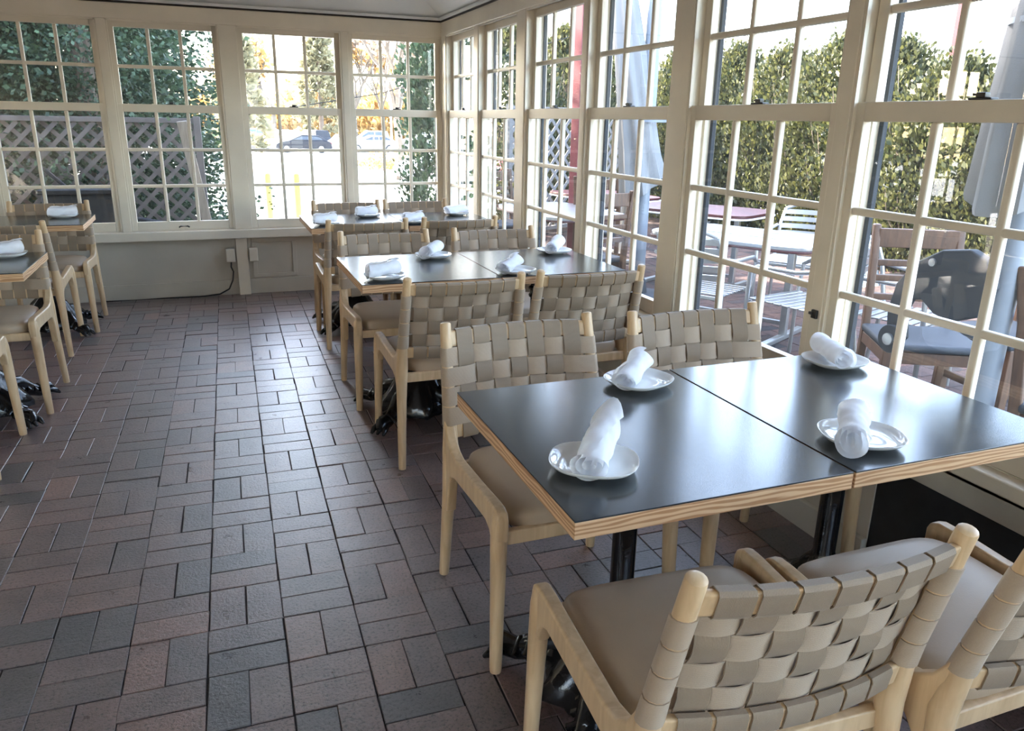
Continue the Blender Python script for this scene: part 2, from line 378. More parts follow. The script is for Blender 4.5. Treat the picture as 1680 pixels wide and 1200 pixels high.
# dark shadow gap and crown strip at the head of the walls
struct(MB().box(XL, XR, YF-.006, YF+.02, 2.2, 2.212).box(XR-.006, XR+.02, YB, YF, 2.2, 2.212).build('trim_3', 'gap'), 'dark open joint along the top of the window walls', 'trim')
struct(MB().box(XL, XR-.01, YF-.03, YF+.06, 2.212, 2.232).box(XR-.03, XR+.06, YB, YF-.03, 2.212, 2.232).build('trim_4', 'ceil', None, .004), 'thin pale crown strip under the ceiling', 'trim')
# hipped ceiling
s_ = .6; cx0 = (XL+XR)/2; half = (XR-XL)/2; zr = 2.232 + half*s_; zb = 2.232
ce = MB()
A, B_, C_, D_ = (XL-.1, YB-.1, zb-.06), (XR+.1, YB-.1, zb-.06), (XR+.1, YF+.1, zb-.06), (XL-.1, YF+.1, zb-.06)
e1, e2 = (cx0, YB+half, zr), (cx0, YF-half, zr)
for off in (0, .12):
    q = lambda p: (p[0], p[1], p[2]+off)
    ce.add([q(A), q(B_), q(C_), q(D_), q(e1), q(e2)], [(0, 1, 4), (1, 2, 5, 4), (2, 3, 5), (3, 0, 4, 5)])
struct(ce.build('ceiling', 'ceil', None, 0, 0), 'pale grey hipped plaster ceiling', 'ceiling')
struct(MB().box(XR+.05, XR+.42, YB-.3, YF+.42, 2.2, 2.30).box(XL-.3, XR+.05, YF+.06, YF+.42, 2.2, 2.30).build('trim_5', 'paint'), 'roof eaves board outside above the windows', 'eaves')

# ------------------------------------------------------------------ windows
def make_window(idx, a, c, axis, plane, sgn, label, detail=True):
    """double-hung sash: 3x2 upper, 3x3 lower; a..c glass extent along the wall"""
    u0, u1 = min(a, c), max(a, c)
    W = thing('window_%d' % idx, label, 'window', kind='structure')
    def bx(b, ua, ub, da, db, za, zb_):
        if axis == 'x': b.box(ua, ub, plane+sgn*da, plane+sgn*db, za, zb_)
        else: b.box(plane+sgn*da, plane+sgn*db, ua, ub, za, zb_)
        return b
    # jamb stops / storm tracks
    j = MB()
    for s0, s1 in ((u0-ST, u0-ST+.012), (u1+ST-.012, u1+ST)): bx(j, s0, s1, .004, .018, Z_SILL, Z_TOP); bx(j, s0, s1, .090, .148, Z_SILL-.05, Z_TOP)
    bx(j, u0-ST, u1+ST, .004, .018, Z_TOP-.012, Z_TOP); bx(j, u0-ST, u1+ST, .02, .15, .475, Z_SILL-.001)
    j.build('jamb', 'paint', W)
    if detail:
        t = MB()
        for s0, s1 in ((u0-ST+.012, u0-ST+.030), (u1+ST-.030, u1+ST-.012)): bx(t, s0, s1, .118, .135, Z_SILL, Z_TOP)
        t.build('storm_track', 'dgrey', W)
    for nm, d0, zb0, zb1, zg0, zg1, rows in (('lower_sash', .018, Z_SILL, 1.505, .622, 1.447, 3), ('upper_sash', .055, 1.462, Z_TOP-.002, 1.502, 2.042, 2)):
        d1 = d0+.034; f = MB()
        bx(f, u0-ST+.002, u0, d0, d1, zb0, zb1); bx(f, u1, u1+ST-.002, d0, d1, zb0, zb1)
        bx(f, u0, u1, d0, d1, zb0, zg0); bx(f, u0, u1, d0, d1, zg1, zb1)
        F = f.build(nm, 'paint', W, .003)
        mw = .0125; pw = (u1-u0)/3; ph = (zg1-zg0)/rows; dm = (d0+d1)/2
        for i in (1, 2):
            m = MB(); bx(m, u0+pw*i-mw, u0+pw*i+mw, d0+.004, d1-.004, zg0, zg1); m.build('muntin', 'paint', F, .006, 35, 2)
        for k in range(1, rows):
            m = MB(); bx(m, u0, u1, d0+.0045, d1-.0045, zg0+ph*k-mw, zg0+ph*k+mw); m.build('muntin', 'paint', F, .006, 35, 2)
        for i in range(3):
            for k in range(rows):
                ua, ub = u0+pw*i+(mw*.6 if i else -.004), u0+pw*(i+1)-(mw*.6 if i < 2 else -.004)
                za, zb_ = zg0+ph*k+(mw*.6 if k else -.004), zg0+ph*(k+1)-(mw*.6 if k < rows-1 else -.004)
                if axis == 'x': b = MB().add([(ua, plane+sgn*dm, za), (ub, plane+sgn*dm, za), (ub, plane+sgn*dm, zb_), (ua, plane+sgn*dm, zb_)], [(0, 1, 2, 3)])
                else: b = MB().add([(plane+sgn*dm, ua, za), (plane+sgn*dm, ub, za), (plane+sgn*dm, ub, zb_), (plane+sgn*dm, ua, zb_)], [(0, 1, 2, 3)])
                b.build('pane', 'glass', F, 0, 0)
        if nm == 'lower_sash' and detail:             # sash lock on the meeting rail
            um = (u0+u1)/2; lk = MB()
            bx(lk, um-.034, um+.034, .020, .050, 1.505, 1.511); bx(lk, um-.012, um+.016, .024, .044, 1.511, 1.524); bx(lk, um-.004, um+.03, .028, .036, 1.516, 1.522)
            lk.build('sash_lock', 'black', F, .002)
    return W
wi = 1
FARL = ['outer left sash window of the far wall', 'second sash window from the left end of the far wall', 'third sash window from the left end of the far wall',
        'far-wall sash window cut by the photo\'s left edge', 'far-wall sash window with a black pull, lattice and evergreen beyond', 'far-wall sash window looking onto the bright parked cars', 'far-wall sash window next to the room corner']
fwins = []
for (a, c), lb in zip(far_w, FARL): fwins.append(make_window(wi, a, c, 'x', YF, 1, lb)); wi += 1
ORD = ['first (next to the corner)', 'second', 'third', 'fourth', 'fifth', 'sixth', 'seventh', 'eighth', 'ninth', 'tenth']
for (a, c), o_ in zip(right_w, ORD): make_window(wi, a, c, 'y', XR, 1, o_+' sash window of the right wall from the corner', wi < 16); wi += 1
for (a, c), o_ in zip(back_w, ORD): make_window(wi, a, c, 'x', YB, -1, o_.split(' ')[0]+' unseen sash window added for light in the wall behind the viewpoint', False); wi += 1
for (a, c), o_ in zip(left_w, ORD): make_window(wi, a, c, 'y', XL, -1, o_.split(' ')[0]+' unseen sash window added for light in the left house wall', False); wi += 1
# pull on the bottom rail of the lattice window, catches on the right posts
hw = MB().tube([(-.275, YF-.006, .578), (-.265, YF-.012, .586), (-.21, YF-.012, .586), (-.2, YF-.006, .578)], .006, 8)
hw.build('sash_pull', 'black', fwins[4], 0)
hook = MB()
MB().box(XR-.010, XR, 2.03, 2.055, .80, .83).box(XR-.016, XR, 2.045, 2.062, .812, .822).build('sash_catch', 'black', wr, .002)
MB().box(XR-.010, XR, 3.95, 3.972, .66, .70).build('sash_catch', 'black', wr, .002)
# electrical boxes and cable on the low far wall
for x, lb in ((.088, 'small cream junction box left of the low wall post'), (.268, 'small cream junction box right of the low wall post')):
    e = thing('junction_box', lb, 'electrical box', (x, YF+.02, .335), 0, 'junction boxes on the far low wall')
    MB().box(-.035, .035, -.03, .029, -.055, .055).build('body', 'paint', e, .006); MB().box(-.03, .03, -.035, -.03, -.05, .05).build('cover', 'paint', e, .003)
cb = MB().tube([(.09, YF+.01, .285), (.085, YF+.0, .24), (.10, YF+.005, .20), (.09, YF+.0, .13), (.055, YF-.01, .06), (-.02, YF-.015, .022), (-.15, YF-.02, .012), (-.4, YF-.012, .012), (-.9, YF-.015, .012)], .006, 8)
tag(cb.build('cable', 'black'), 'black cable dropping from the junction box along the wall foot', 'cable')

# ------------------------------------------------------------------ brick floor
def brick_mesh(name, l, wd, m, seed, h=.04, ch=.0018):
    rnd = random.Random(seed); b = MB(); j = lambda: rnd.uniform(-.0015, .0008)
    c = [(-l/2, -wd/2), (l/2, -wd/2), (l/2, wd/2), (-l/2, wd/2)]; c = [(x+j(), y+j()) for x, y in c]
    vs = [(x, y, -h) for x, y in c] + [(x, y, -ch) for x, y in c] + [(x-ch*(1 if x > 0 else -1), y-ch*(1 if y > 0 else -1), 0) for x, y in c]
    b.add(vs, [(i, (i+1) % 4, (i+1) % 4+4, i+4) for i in range(4)] + [(i+4, (i+1) % 4+4, (i+1) % 4+8, i+8) for i in range(4)] + [(8, 9, 10, 11)])
    return b.mesh(name, m, 0, 0)

def pave(parent, x0, x1, y0, y1, org, th, keep, mats, zoff, stuffname, maxn=300):
    """basket-weave paving: the largest bricks in view as parts, the others joined as one stuff part"""
    mod = .2085; c_, s__ = cos(th), sin(th); rnd = random.Random(11)
    mesh = [brick_mesh('brick_%d' % i, .2055, .1013, MT[mats[0]], i) for i in range(4)]
    cells = []
    N = int(max(x1-x0, y1-y0)/mod)+30
    for m in range(-N, N):
        for n in range(-N, N):
            for k in (0, 1):
                along_y = (m+n) % 2 == 0
                if along_y: lx, ly, rot = mod*(m+.25+.5*k), mod*(n+.5), pi/2
                else: lx, ly, rot = mod*(m+.5), mod*(n+.25+.5*k), 0
                x, y = org[0]+lx*c_-ly*s__, org[1]+lx*s__+ly*c_
                if not (x0 < x < x1 and y0 < y < y1): continue
                cells.append((x + rnd.uniform(-.0016, .0016), y+rnd.uniform(-.0016, .0016), zoff + rnd.gauss(0, .0009), rot+th+rnd.gauss(0, .005), rnd.random(), rnd.gauss(0, .004), rnd.gauss(0, .004)))
    pick = sorted([c for c in cells if keep(c)], key=lambda c: c[0]**2+c[1]**2)[:maxn]; ps = set(pick)
    for i, c in enumerate(pick):
        o = link('brick', mesh[i % 4], parent); o.location = c[:3]; o.rotation_euler = (c[5], c[6], c[3])
    b = MB(); l, wd, ch, h = .2055, .1013, .0018, .03
    base = [(-l/2, -wd/2), (l/2, -wd/2), (l/2, wd/2), (-l/2, wd/2)]
    for c in cells:
        if c in ps: continue
        ca, sa = cos(c[3]), sin(c[3]); vs = []
        for inset, z in ((0, -h), (0, -ch), (ch, 0)):
            for x, y in base:
                x -= inset*(1 if x > 0 else -1); y -= inset*(1 if y > 0 else -1)
                vs.append((c[0]+x*ca-y*sa, c[1]+x*sa+y*ca, c[2]+z - x*c[6]*0 + (x*c[5]*.3 if z == 0 else 0)))
        b.add(vs, [(i, (i+1) % 4, (i+1) % 4+4, i+4) for i in range(4)] + [(i+4, (i+1) % 4+4, (i+1) % 4+8, i+8) for i in range(4)] + [(8, 9, 10, 11)], c[4])
    o = b.build(stuffname, mats[1], parent, 0, 0); o['kind'] = 'stuff'

def project(p):
    q = V(p) - V((0, 0, 1.43)); d = q.dot(fw)
    if d < .1: return None
    return 840+FPX*q.dot(rt2)/d, 600-FPX*q.dot(up2)/d
def in_frame(c):
    p = project((c[0], c[1], 0)); return p and -30 < p[0] < 1710 and -30 < p[1] < 1230
floor = struct(box(XL, XR+.06, YB-.05, YF+.06, -.10, -.0036).build('floor', 'mortar'), 'dark red basket-weave brick floor', 'floor')
pave(floor, XL+.06, XR+.12, YB+.06, YF+.12, (-.1365, 1.668), -.0205, lambda c: in_frame(c) and c[0] < .66, ('brick', 'brickj'), 0, 'brick_field')

# ------------------------------------------------------------------ chairs
def lerp(a, b, t): return a+(b-a)*t
def poly_at(tab, z):
    for (z0, v0), (z1, v1) in zip(tab, tab[1:]):
        if z <= z1: return lerp(v0, v1, (z-z0)/(z1-z0))
    return tab[-1][1]
PX = [(0, .268), (.43, .252), (.838, .239)]                     # rear post centre line
PY = [(0, -.258), (.30, -.232), (.44, -.226), (.55, -.243), (.838, -.318)]
def px(z): return poly_at(PX, z)
def py(z): return poly_at(PY, z)
BOW = .036
def bow(x): return -BOW*max(0, 1-(x/.235)**2)
ZT, ZB_ = .787, .512                                            # rail centres

def make_chair(name, label):
    t = thing(name, label, 'chair')
    for s in (-1, 1):
        zs = [0, .012, .15, .30, .38, .44, .50, .56, .66, .76, .83]
        rr = [.0155, .0165, .0185, .021, .0235, .026, .023, .0195, .0185, .0180, .0172]
        MB().tube([(s*px(z), py(z), z) for z in zs], rr, 14, True, 1.0, True).build('leg', 'ash', t)
        zf = [0, .01, .2, .36, .43, .46, .476]; rf_ = [.016, .017, .0195, .0225, .023, .020, .012]
        MB().tube([(s*lerp(.268, .256, z/.47), lerp(.250, .233, z/.47), z) for z in zf], rf_, 14).build('leg', 'ash', t)
        pr_ = [(-.238, .565), (-.222, .535), (-.203, .505), (-.165, .476), (-.12, .466), (.06, .474), (.19, .483), (.228, .483), (.250, .474), (.258, .455), (.258, .40),
               (.236, .36), (.217, .345), (.209, .375), (.190, .402), (.16, .415), (.05, .411), (-.13, .400), (-.165, .388), (-.187, .360), (-.198, .315), (-.210, .25), (-.232, .24), (-.236, .45)]
        x0 = s*.2545; sr = MB(); n = len(pr_)
        sr.prism(pr_, x0-.0165, x0+.0165, 'X').build('side_rail', 'ash', t, .007, 50, 3)
    MB().box(-.24, .24, .222, .246, .378, .418).build('front_apron', 'ash', t, .004)
    MB().box(-.24, .24, -.225, -.203, .375, .415).build('rear_apron', 'ash', t, .004)
    # leather cushion
    def outline(k, n=40):
        out = []
        for i in range(n):
            a = 2*pi*i/n; e = .32; cx, sy = cos(a), sin(a)
            ux = abs(cx)**e*(1 if cx > 0 else -1); uy = abs(sy)**e*(1 if sy > 0 else -1)
            out.append((ux*(.228+.008*uy)*k, .012+uy*.226*k))
        return out
    c = MB(); rings = [(.985, .412), (1.0, .424), (1.0, .440), (.985, .452), (.94, .461), (.8, .469), (.55, .475), (.25, .478)]
    vs = []; n = 40
    for k, z in rings: vs += [(x, y, z) for x, y in outline(k)]
    fs = [(i*n+k, i*n+(k+1) % n, (i+1)*n+(k+1) % n, (i+1)*n+k) for i in range(len(rings)-1) for k in range(n)]
    fs += [tuple(range(n-1, -1, -1)), tuple((len(rings)-1)*n+k for k in range(n))]
    c.add(vs, fs).build('seat_cushion', 'leather', t, 0, 60)
    # curved rails
    for nm, zc in (('top_rail', ZT), ('bottom_rail', ZB_)):
        b = MB(); vs = []; N = 14; hw_, hh = .0095, .0235
        xe = px(zc)
        for i in range(N+1):
            x = lerp(-xe, xe, i/N)
            for dy, dz in ((-hw_, -hh), (hw_, -hh), (hw_, hh), (-hw_, hh)): vs.append((x, py(zc+dz)+bow(x)+dy, zc+dz))
        fs = [(i*4+k, i*4+(k+1) % 4, i*4+4+(k+1) % 4, i*4+4+k) for i in range(N) for k in range(4)] + [(3, 2, 1, 0), tuple(N*4+k for k in range(4))]
        b.add(vs, fs).build(nm, 'ash', t, .006, 50)
    rows = [(.7365-.0585*j) for j in range(4)]; WV = .0058
    SH = .014                                                    # sheet in front of rail centre
    def weave(i, z):                                             # signed offset of the vertical strap at height z
        v = 0
        for j, zr_ in enumerate(rows):
            d = abs(z-zr_)
            if d < .045: v += (1 if (i+j) % 2 == 0 else -1)*WV*(.5+.5*cos(pi*min(1, d/.045)))
        return v
    for i in range(7):                                           # vertical straps
        xc = (i-3)*.0605; hw_ = .0266; path = []
        g = .0125; hh = .0255
        def rp(zc, dy, dz): return (dy, zc+dz)
        path += [rp(ZT, g*.2, -hh-.001), rp(ZT, -g*.7, -hh), rp(ZT, -g, -hh*.75), rp(ZT, -g, 0), rp(ZT, -g, hh*.75), rp(ZT, -g*.6, hh), rp(ZT, g*.6, hh), rp(ZT, g, hh*.7), rp(ZT, g, -hh*.3)]
        z = ZT-.03
        while z > ZB_+.025: path.append((SH*.9+weave(i, z), z)); z -= .0098
        path += [rp(ZB_, g, hh*.3), rp(ZB_, g, -hh*.7), rp(ZB_, g*.6, -hh), rp(ZB_, -g*.6, -hh), rp(ZB_, -g, -hh*.7), rp(ZB_, -g, 0), rp(ZB_, -g, hh*.75), rp(ZB_, -g*.7, hh), rp(ZB_, g*.1, hh+.001)]
        E = lambda x: [(x, py(z)+bow(x)+dy, z) for dy, z in path]
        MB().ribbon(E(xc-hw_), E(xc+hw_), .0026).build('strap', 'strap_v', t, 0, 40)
    for j, zr_ in enumerate(rows):                               # horizontal straps
        hw_ = .0270
        def edge(z):
            xp = px(z); yc = py(z); rp = poly_at([(0, .02), (.50, .023), (.56, .0195), (.66, .0185), (.83, .0172)], z)+.0022; out = []
            for a in (372, 350, 330, 300, 270, 240, 210, 180, 150, 120, 100): out.append((-xp+rp*cos(R(a-0))*1.0 if True else 0, yc+rp*sin(R(a)), z))
            # a measured from +x about the post: 180 = outer side of the left post
            x = -.205
            while x <= .2051:
                v = 0
                for i in range(7):
                    d = abs(x-(i-3)*.0605)
                    if d < .045: v += -(1 if (i+j) % 2 == 0 else -1)*WV*(.5+.5*cos(pi*min(1, d/.045)))
                bl = max(0, (abs(x)-.17)/.05); out.append((x, yc+bow(x)+SH*.9+v+bl*.004, z)); x += .01025
            for a in (80, 60, 30, 0, -30, -60, -90, -120, -150, -170, -192): out.append((xp+rp*cos(R(a)), yc+rp*sin(R(a)), z))
            return out
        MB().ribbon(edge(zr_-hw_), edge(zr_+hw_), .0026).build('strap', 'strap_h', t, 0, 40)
    return t
chair0 = make_chair('dining_chair', '')
GR = 'woven-back dining chairs'
chairs = [  # x, y, facing (0 = away from the viewpoint, 180 = towards it), label
    (.868, 1.895, 180, 'webbed chair behind the nearest table, left one with its whole side showing'),
    (1.500, 1.865, 180, 'webbed chair behind the nearest table, right one beside the windows'),
    (.828, 1.072, -3.0, 'large foreground webbed chair seen from behind, lower right'),
    (1.388, 1.004, 0, 'foreground webbed chair cut off by the photo\'s right edge'),
    (.918, 3.235, 0, 'back-turned webbed chair at the middle right-hand table, left one'),
    (1.492, 3.255, 0, 'back-turned webbed chair at the middle right-hand table, beside the windows'),
    (.872, 3.985, 180, 'webbed chair behind the middle right-hand table, left one'),
    (1.520, 3.990, 180, 'webbed chair behind the middle right-hand table, beside the windows'),
    (.880, 5.140, 0, 'back-turned webbed chair at the farthest right-hand table, left one'),
    (1.482, 5.150, 0, 'back-turned webbed chair at the farthest right-hand table, near the windows'),
    (.936, 5.700, 180, 'webbed chair against the far window wall, left of the pair'),
    (1.475, 5.700, 180, 'webbed chair against the far window wall, nearest the room corner'),
    (-1.095, 6.030, 180, 'webbed chair in the left row standing closest to the far wall'),
    (-1.175, 5.460, 0, 'left-row webbed chair turned away, its rear post before the far small table'),
    (-1.125, 4.414, 180, 'left-row webbed chair facing the viewpoint behind the nearer small table'),
    (-1.195, 3.655, 0, 'left-row chair of which only front legs and seat corner show'),
]
for i, (x, y, a, lb) in enumerate(chairs):
    o = chair0 if i == 0 else copy_tree(chair0)
    o.location = (x, y, .0015); o.rotation_euler = (0, 0, R(a)); o['label'] = lb; o['group'] = GR

# ------------------------------------------------------------------ tables
def make_table(name, wx, wy):
    t = thing(name, '', 'table')
    MB().box(-wx/2, wx/2, -wy/2, wy/2, .7115, .7462).build('edge_band', 'oak', t, .0012)
    MB().box(-wx/2, wx/2, -wy/2, wy/2, .7465, .7500).build('table_top', 'lam', t, .0008)
    MB().box(-.16, .16, -.16, .16, .700, .7112).build('mounting_plate', 'iron', t, .003)
    MB().lathe([(.05, .26), (.036, .275), (.030, .30), (.030, .56), (.038, .565), (.040, .575), (.032, .585), (.032, .60), (.040, .605), (.040, .615), (.030, .625), (.030, .68), (.06, .69), (.06, .70)], 20).build('column', 'iron', t, 0, 40)
    MB().lathe([(.06, .02), (.185, .035), (.19, .06), (.165, .10), (.13, .15), (.10, .20), (.06, .245), (.055, .26), (.042, .275)], 48, ripple=lambda th, z: .09*cos(8*th)*(1-z*2.5)+.05*sin(40*z)*cos(16*th)).build('base_bell', 'iron', t, 0, 60)
    for k in range(4):
        a = k*pi/2+pi/4; d = V((cos(a), sin(a), 0))
        f = MB().tube([d*.10+V((0, 0, .13)), d*.17+V((0, 0, .115)), d*.23+V((0, 0, .065)), d*.28+V((0, 0, .045)), d*.325+V((0, 0, .05)), d*.35+V((0, 0, .03))], [.04, .042, .034, .030, .033, .018], 12)
        pp = V((-d.y, d.x, 0))
        for q in (-1, 0, 1): f.tube([d*.31+pp*q*.022+V((0, 0, .045)), d*.345+pp*q*.03+V((0, 0, .03)), d*.365+pp*q*.033+V((0, 0, .012))], [.014, .014, .006], 8)
        for q in range(5): f.tube([d*(.13+.035*q)+pp*-.045+V((0, 0, .10-.012*q)), d*(.13+.035*q)+V((0, 0, .158-.02*q)), d*(.13+.035*q)+pp*.045+V((0, 0, .10-.012*q))], .011, 6)
        f.build('claw_foot', 'iron', t, 0, 60)
    return t
TB = make_table('dining_table', .634, .722); LB = make_table('side_dining_table', .634, .60)
tabs = [(TB, .866, 1.463, 'dark-topped table in the foreground, aisle half of the joined pair'), (TB, 1.5065, 1.463, 'dark-topped table in the foreground, window half of the joined pair'),
        (TB, .876, 3.615, 'dark-topped middle table, aisle half of its pair'), (TB, 1.516, 3.615, 'dark-topped middle table, window half of its pair'),
        (TB, .886, 5.47, 'dark-topped farthest right-hand table, aisle half of its pair'), (TB, 1.528, 5.47, 'dark-topped farthest right-hand table, half in the room corner'),
        (LB, -1.138, 4.225, 'small dark-topped table in the left row, nearer one'), (LB, -1.112, 5.915, 'small dark-topped table in the left row, closest to the far wall')]
used = set()
for pt, x, y, lb in tabs:
    o = copy_tree(pt) if pt.name in used else pt; used.add(pt.name)
    o.location = (x, y, .002); o['label'] = lb; o['group'] = 'dark-topped dining tables'

# ------------------------------------------------------------------ plates and napkins
def make_plate():
    t = MB(); n = 56; e = .78
    def ring(r, z):
        out = []
        for k in range(n):
            a = 2*pi*k/n; cx, sy = cos(a), sin(a)
            out.append((r*abs(cx)**e*(1 if cx > 0 else -1)*1.04, r*abs(sy)**e*(1 if sy > 0 else -1)*.96, z))
        return out
    prof = [(.045, 0), (.05, .004), (.07, .007), (.082, .014), (.088, .0205), (.0885, .0225), (.0865, .0225), (.078, .015), (.066, .0105), (.050, .0090), (.030, .0086), (.0285, .0090), (.012, .0088)]
    vs = []
    for r, z in prof: vs += ring(r, z)
    fs = [(i*n+k, i*n+(k+1) % n, (i+1)*n+(k+1) % n, (i+1)*n+k) for i in range(len(prof)-1) for k in range(n)] + [tuple(range(n-1, -1, -1)), tuple((len(prof)-1)*n+k for k in range(n))]
    return t.add(vs, fs).mesh('plate', MT['porc'], 0, 60)
def make_napkin(seed, L=.205, point=0.0, r1=.0285, bend=0.0, pinch=0):
    """rolled napkin: one spirally wound cloth sheet, axis along X"""
    rnd = random.Random(seed); nv, nu = 36, 84; turns = 3.1; b = MB(); vs = []
    ph = [rnd.uniform(0, 6) for _ in range(6)]; tilt0, tilt1 = rnd.uniform(.006, .02), rnd.uniform(.006, .02)
    for i in range(nu+1):
        u = i/nu
        for k in range(nv+1):
            v = k/nv
            th = 2*pi*turns*u + ph[0] + .9*(v-.5)*u
            r = .0020 + (r1-.0020)*u**.75
            r *= 1 + .05*sin(3*v*pi+ph[1])*u + .05*sin(9*v+2*th+ph[2])*u + .03*sin(17*v-3*th+ph[3])*u + .02*sin(26*v+4*th)*u
            r *= 1 + .10*((2*v-1)**2) - pinch*exp(-((v-.52)/.09)**2)
            x0 = -L/2 + tilt0*sin(th+ph[4]) + .010*(1-u); x1 = L/2 + tilt1*sin(th+ph[5]) - .010*(1-u) + point*max(0, cos((th-pi/2)))**3*(.3+.7*u)
            x = lerp(x0, x1, v)
            y = r*cos(th); z = r*sin(th)*.88 - (.006*(max(0, -v+.35))*6*u if False else 0)
            y += bend*(v-.5)**2
            vs.append((x, y, z))
    fs = [(i*(nv+1)+k, (i+1)*(nv+1)+k, (i+1)*(nv+1)+k+1, i*(nv+1)+k+1) for i in range(nu) for k in range(nv)]
    me = MB().add(vs, fs).mesh('napkin', MT['cloth'], 0, 70)
    return me
plate_me = make_plate()
N_A, N_B, N_C = make_napkin(1, .2, .01, .035), make_napkin(5, .20, .02, .036), make_napkin(9, .185, 0, .0355, 0, .10)
N_P = make_napkin(3, .19, .07, .038, 0, .05)
N_S = make_napkin(21, .160, .012, .0375, 0, .06)
TZ = .752
settings = [  # plate x, y, angle, napkin dx, dy, angle, length mesh, tilt, text
    (.680, 1.292, -30, .012, .004, 53, N_P, 7, 'at the nearest corner of the foreground table', 'with a pointed tip'),
    (1.034, 1.730, 20, -.014, .006, 47, N_A, 6, 'at the far edge of the foreground table joint', 'opening towards the viewer'),
    (1.318, 1.225, -25, -.032, -.002, 47, N_C, 9, 'at the near edge of the window-side foreground table', 'pinched in the middle'),
    (1.688, 1.710, 0, -.016, .000, 68, N_B, -5, 'in the window corner of the foreground table', 'leaning backwards'),
    (.680, 3.362, 10, -.014, .004, 30, N_S, 3, 'at the aisle corner of the middle table', 'lying sideways'),
    (1.030, 3.835, 0, -.008, .004, 55, N_C, 8, 'at the far edge of the middle table', 'opening to the front'),
    (1.290, 3.330, 15, -.022, .010, 50, N_A, 8, 'at the near edge of the middle table', 'slanting to the right'),
    (1.700, 3.815, 0, 0, .004, 55, N_B, 9, 'beside the windows on the middle table', 'propped on its rim'),
    (.690, 5.268, 0, -.018, .004, 30, N_S, 0, 'at the aisle corner of the farthest table', 'lying low'),
    (1.030, 5.640, 0, -.016, .002, 28, N_S, 0, 'at the far edge of the farthest table', 'opening leftwards'),
    (1.262, 5.215, 0, -.008, .0, 32, N_S, 0, 'at the near edge of the farthest table', 'half behind the chair post'),
    (1.690, 5.610, 0, 0, .006, 30, N_A, 5, 'in the room corner on the farthest table', 'tilted upwards'),
    (-.965, 6.045, 0, -.006, .006, 16, N_S, 2, 'on the small left table by the far wall', 'lying crosswise'),
    (-.975, 4.395, 0, -.018, .006, 30, N_S, 3, 'on the nearer small left table', 'cut off by the photo\'s left edge'),
]
for x, y, a, dx, dy, na, nm, tl, where, look in settings:
    p = link('plate', plate_me); p.location = (x, y, TZ); p.rotation_euler = (0, 0, R(a)); tag(p, 'white side plate ' + where, 'plate', 'white side plates')
    q = link('napkin_roll', nm); q.location = (x+dx, y+dy, TZ+.0105+.0335); q.rotation_euler = (0, -R(tl)*.5, R(na)); tag(q, 'rolled napkin ' + look + ' ' + where, 'napkin', 'rolled napkins')

# ------------------------------------------------------------------ outdoors: ground
ZP = -.06
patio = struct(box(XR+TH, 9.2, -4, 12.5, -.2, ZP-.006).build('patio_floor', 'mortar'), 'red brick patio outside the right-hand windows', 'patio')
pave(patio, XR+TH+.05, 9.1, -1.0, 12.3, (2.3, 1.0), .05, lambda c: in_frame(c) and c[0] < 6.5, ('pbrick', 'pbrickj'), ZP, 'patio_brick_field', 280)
g = MB()
def gz(y): return -.22 if y < 10 else (-.22-(y-10)/25*1.2 if y < 35 else -1.42)
ys = [YF+.2, 10, 15, 20, 25, 30, 35, 60, 110]
for i, y in enumerate(ys): g.add([(-60, y, gz(y)), (110, y, gz(y))], [])
g.f = [(2*i, 2*i+1, 2*i+3, 2*i+2) for i in range(len(ys)-1)]
struct(g.build('ground_parking', 'asphalt', None, 0, 0), 'sunlit parking lot beyond the far windows', 'parking lot')
struct(box(9.0, 60, -20, YF+1, -.4, -.2).build('ground_beyond', 'soil'), 'bare soil behind the patio hedge', 'ground')
struct(box(-12, XR+TH, YF+TH, YF+2.6, -.4, -.16).build('planting_bed', 'soil'), 'planting bed under the far windows', 'ground')

# ------------------------------------------------------------------ outdoors: plants
def leaves(b, rnd, pos, n, spread, size, direc=None, jit=1.0, shade=None):
    for _ in range(n):
        p = V((rnd.gauss(0, spread[0]), rnd.gauss(0, spread[1]), rnd.gauss(0, spread[2]))) + pos
        d = V((rnd.uniform(-1, 1), rnd.uniform(-1, 1), rnd.uniform(-1, 1)))*jit
        if direc is not None: d += direc
        d.normalize(); s_d = d.cross(V((rnd.uniform(-1, 1), rnd.uniform(-1, 1), rnd.uniform(-1, 1)))).normalized()
        l = size*rnd.uniform(.6, 1.4); wd = l*.32
        b.add([p, p+d*l*.5+s_d*wd, p+d*l, p+d*l*.5-s_d*wd], [(0, 1, 2, 3)], rnd.random())

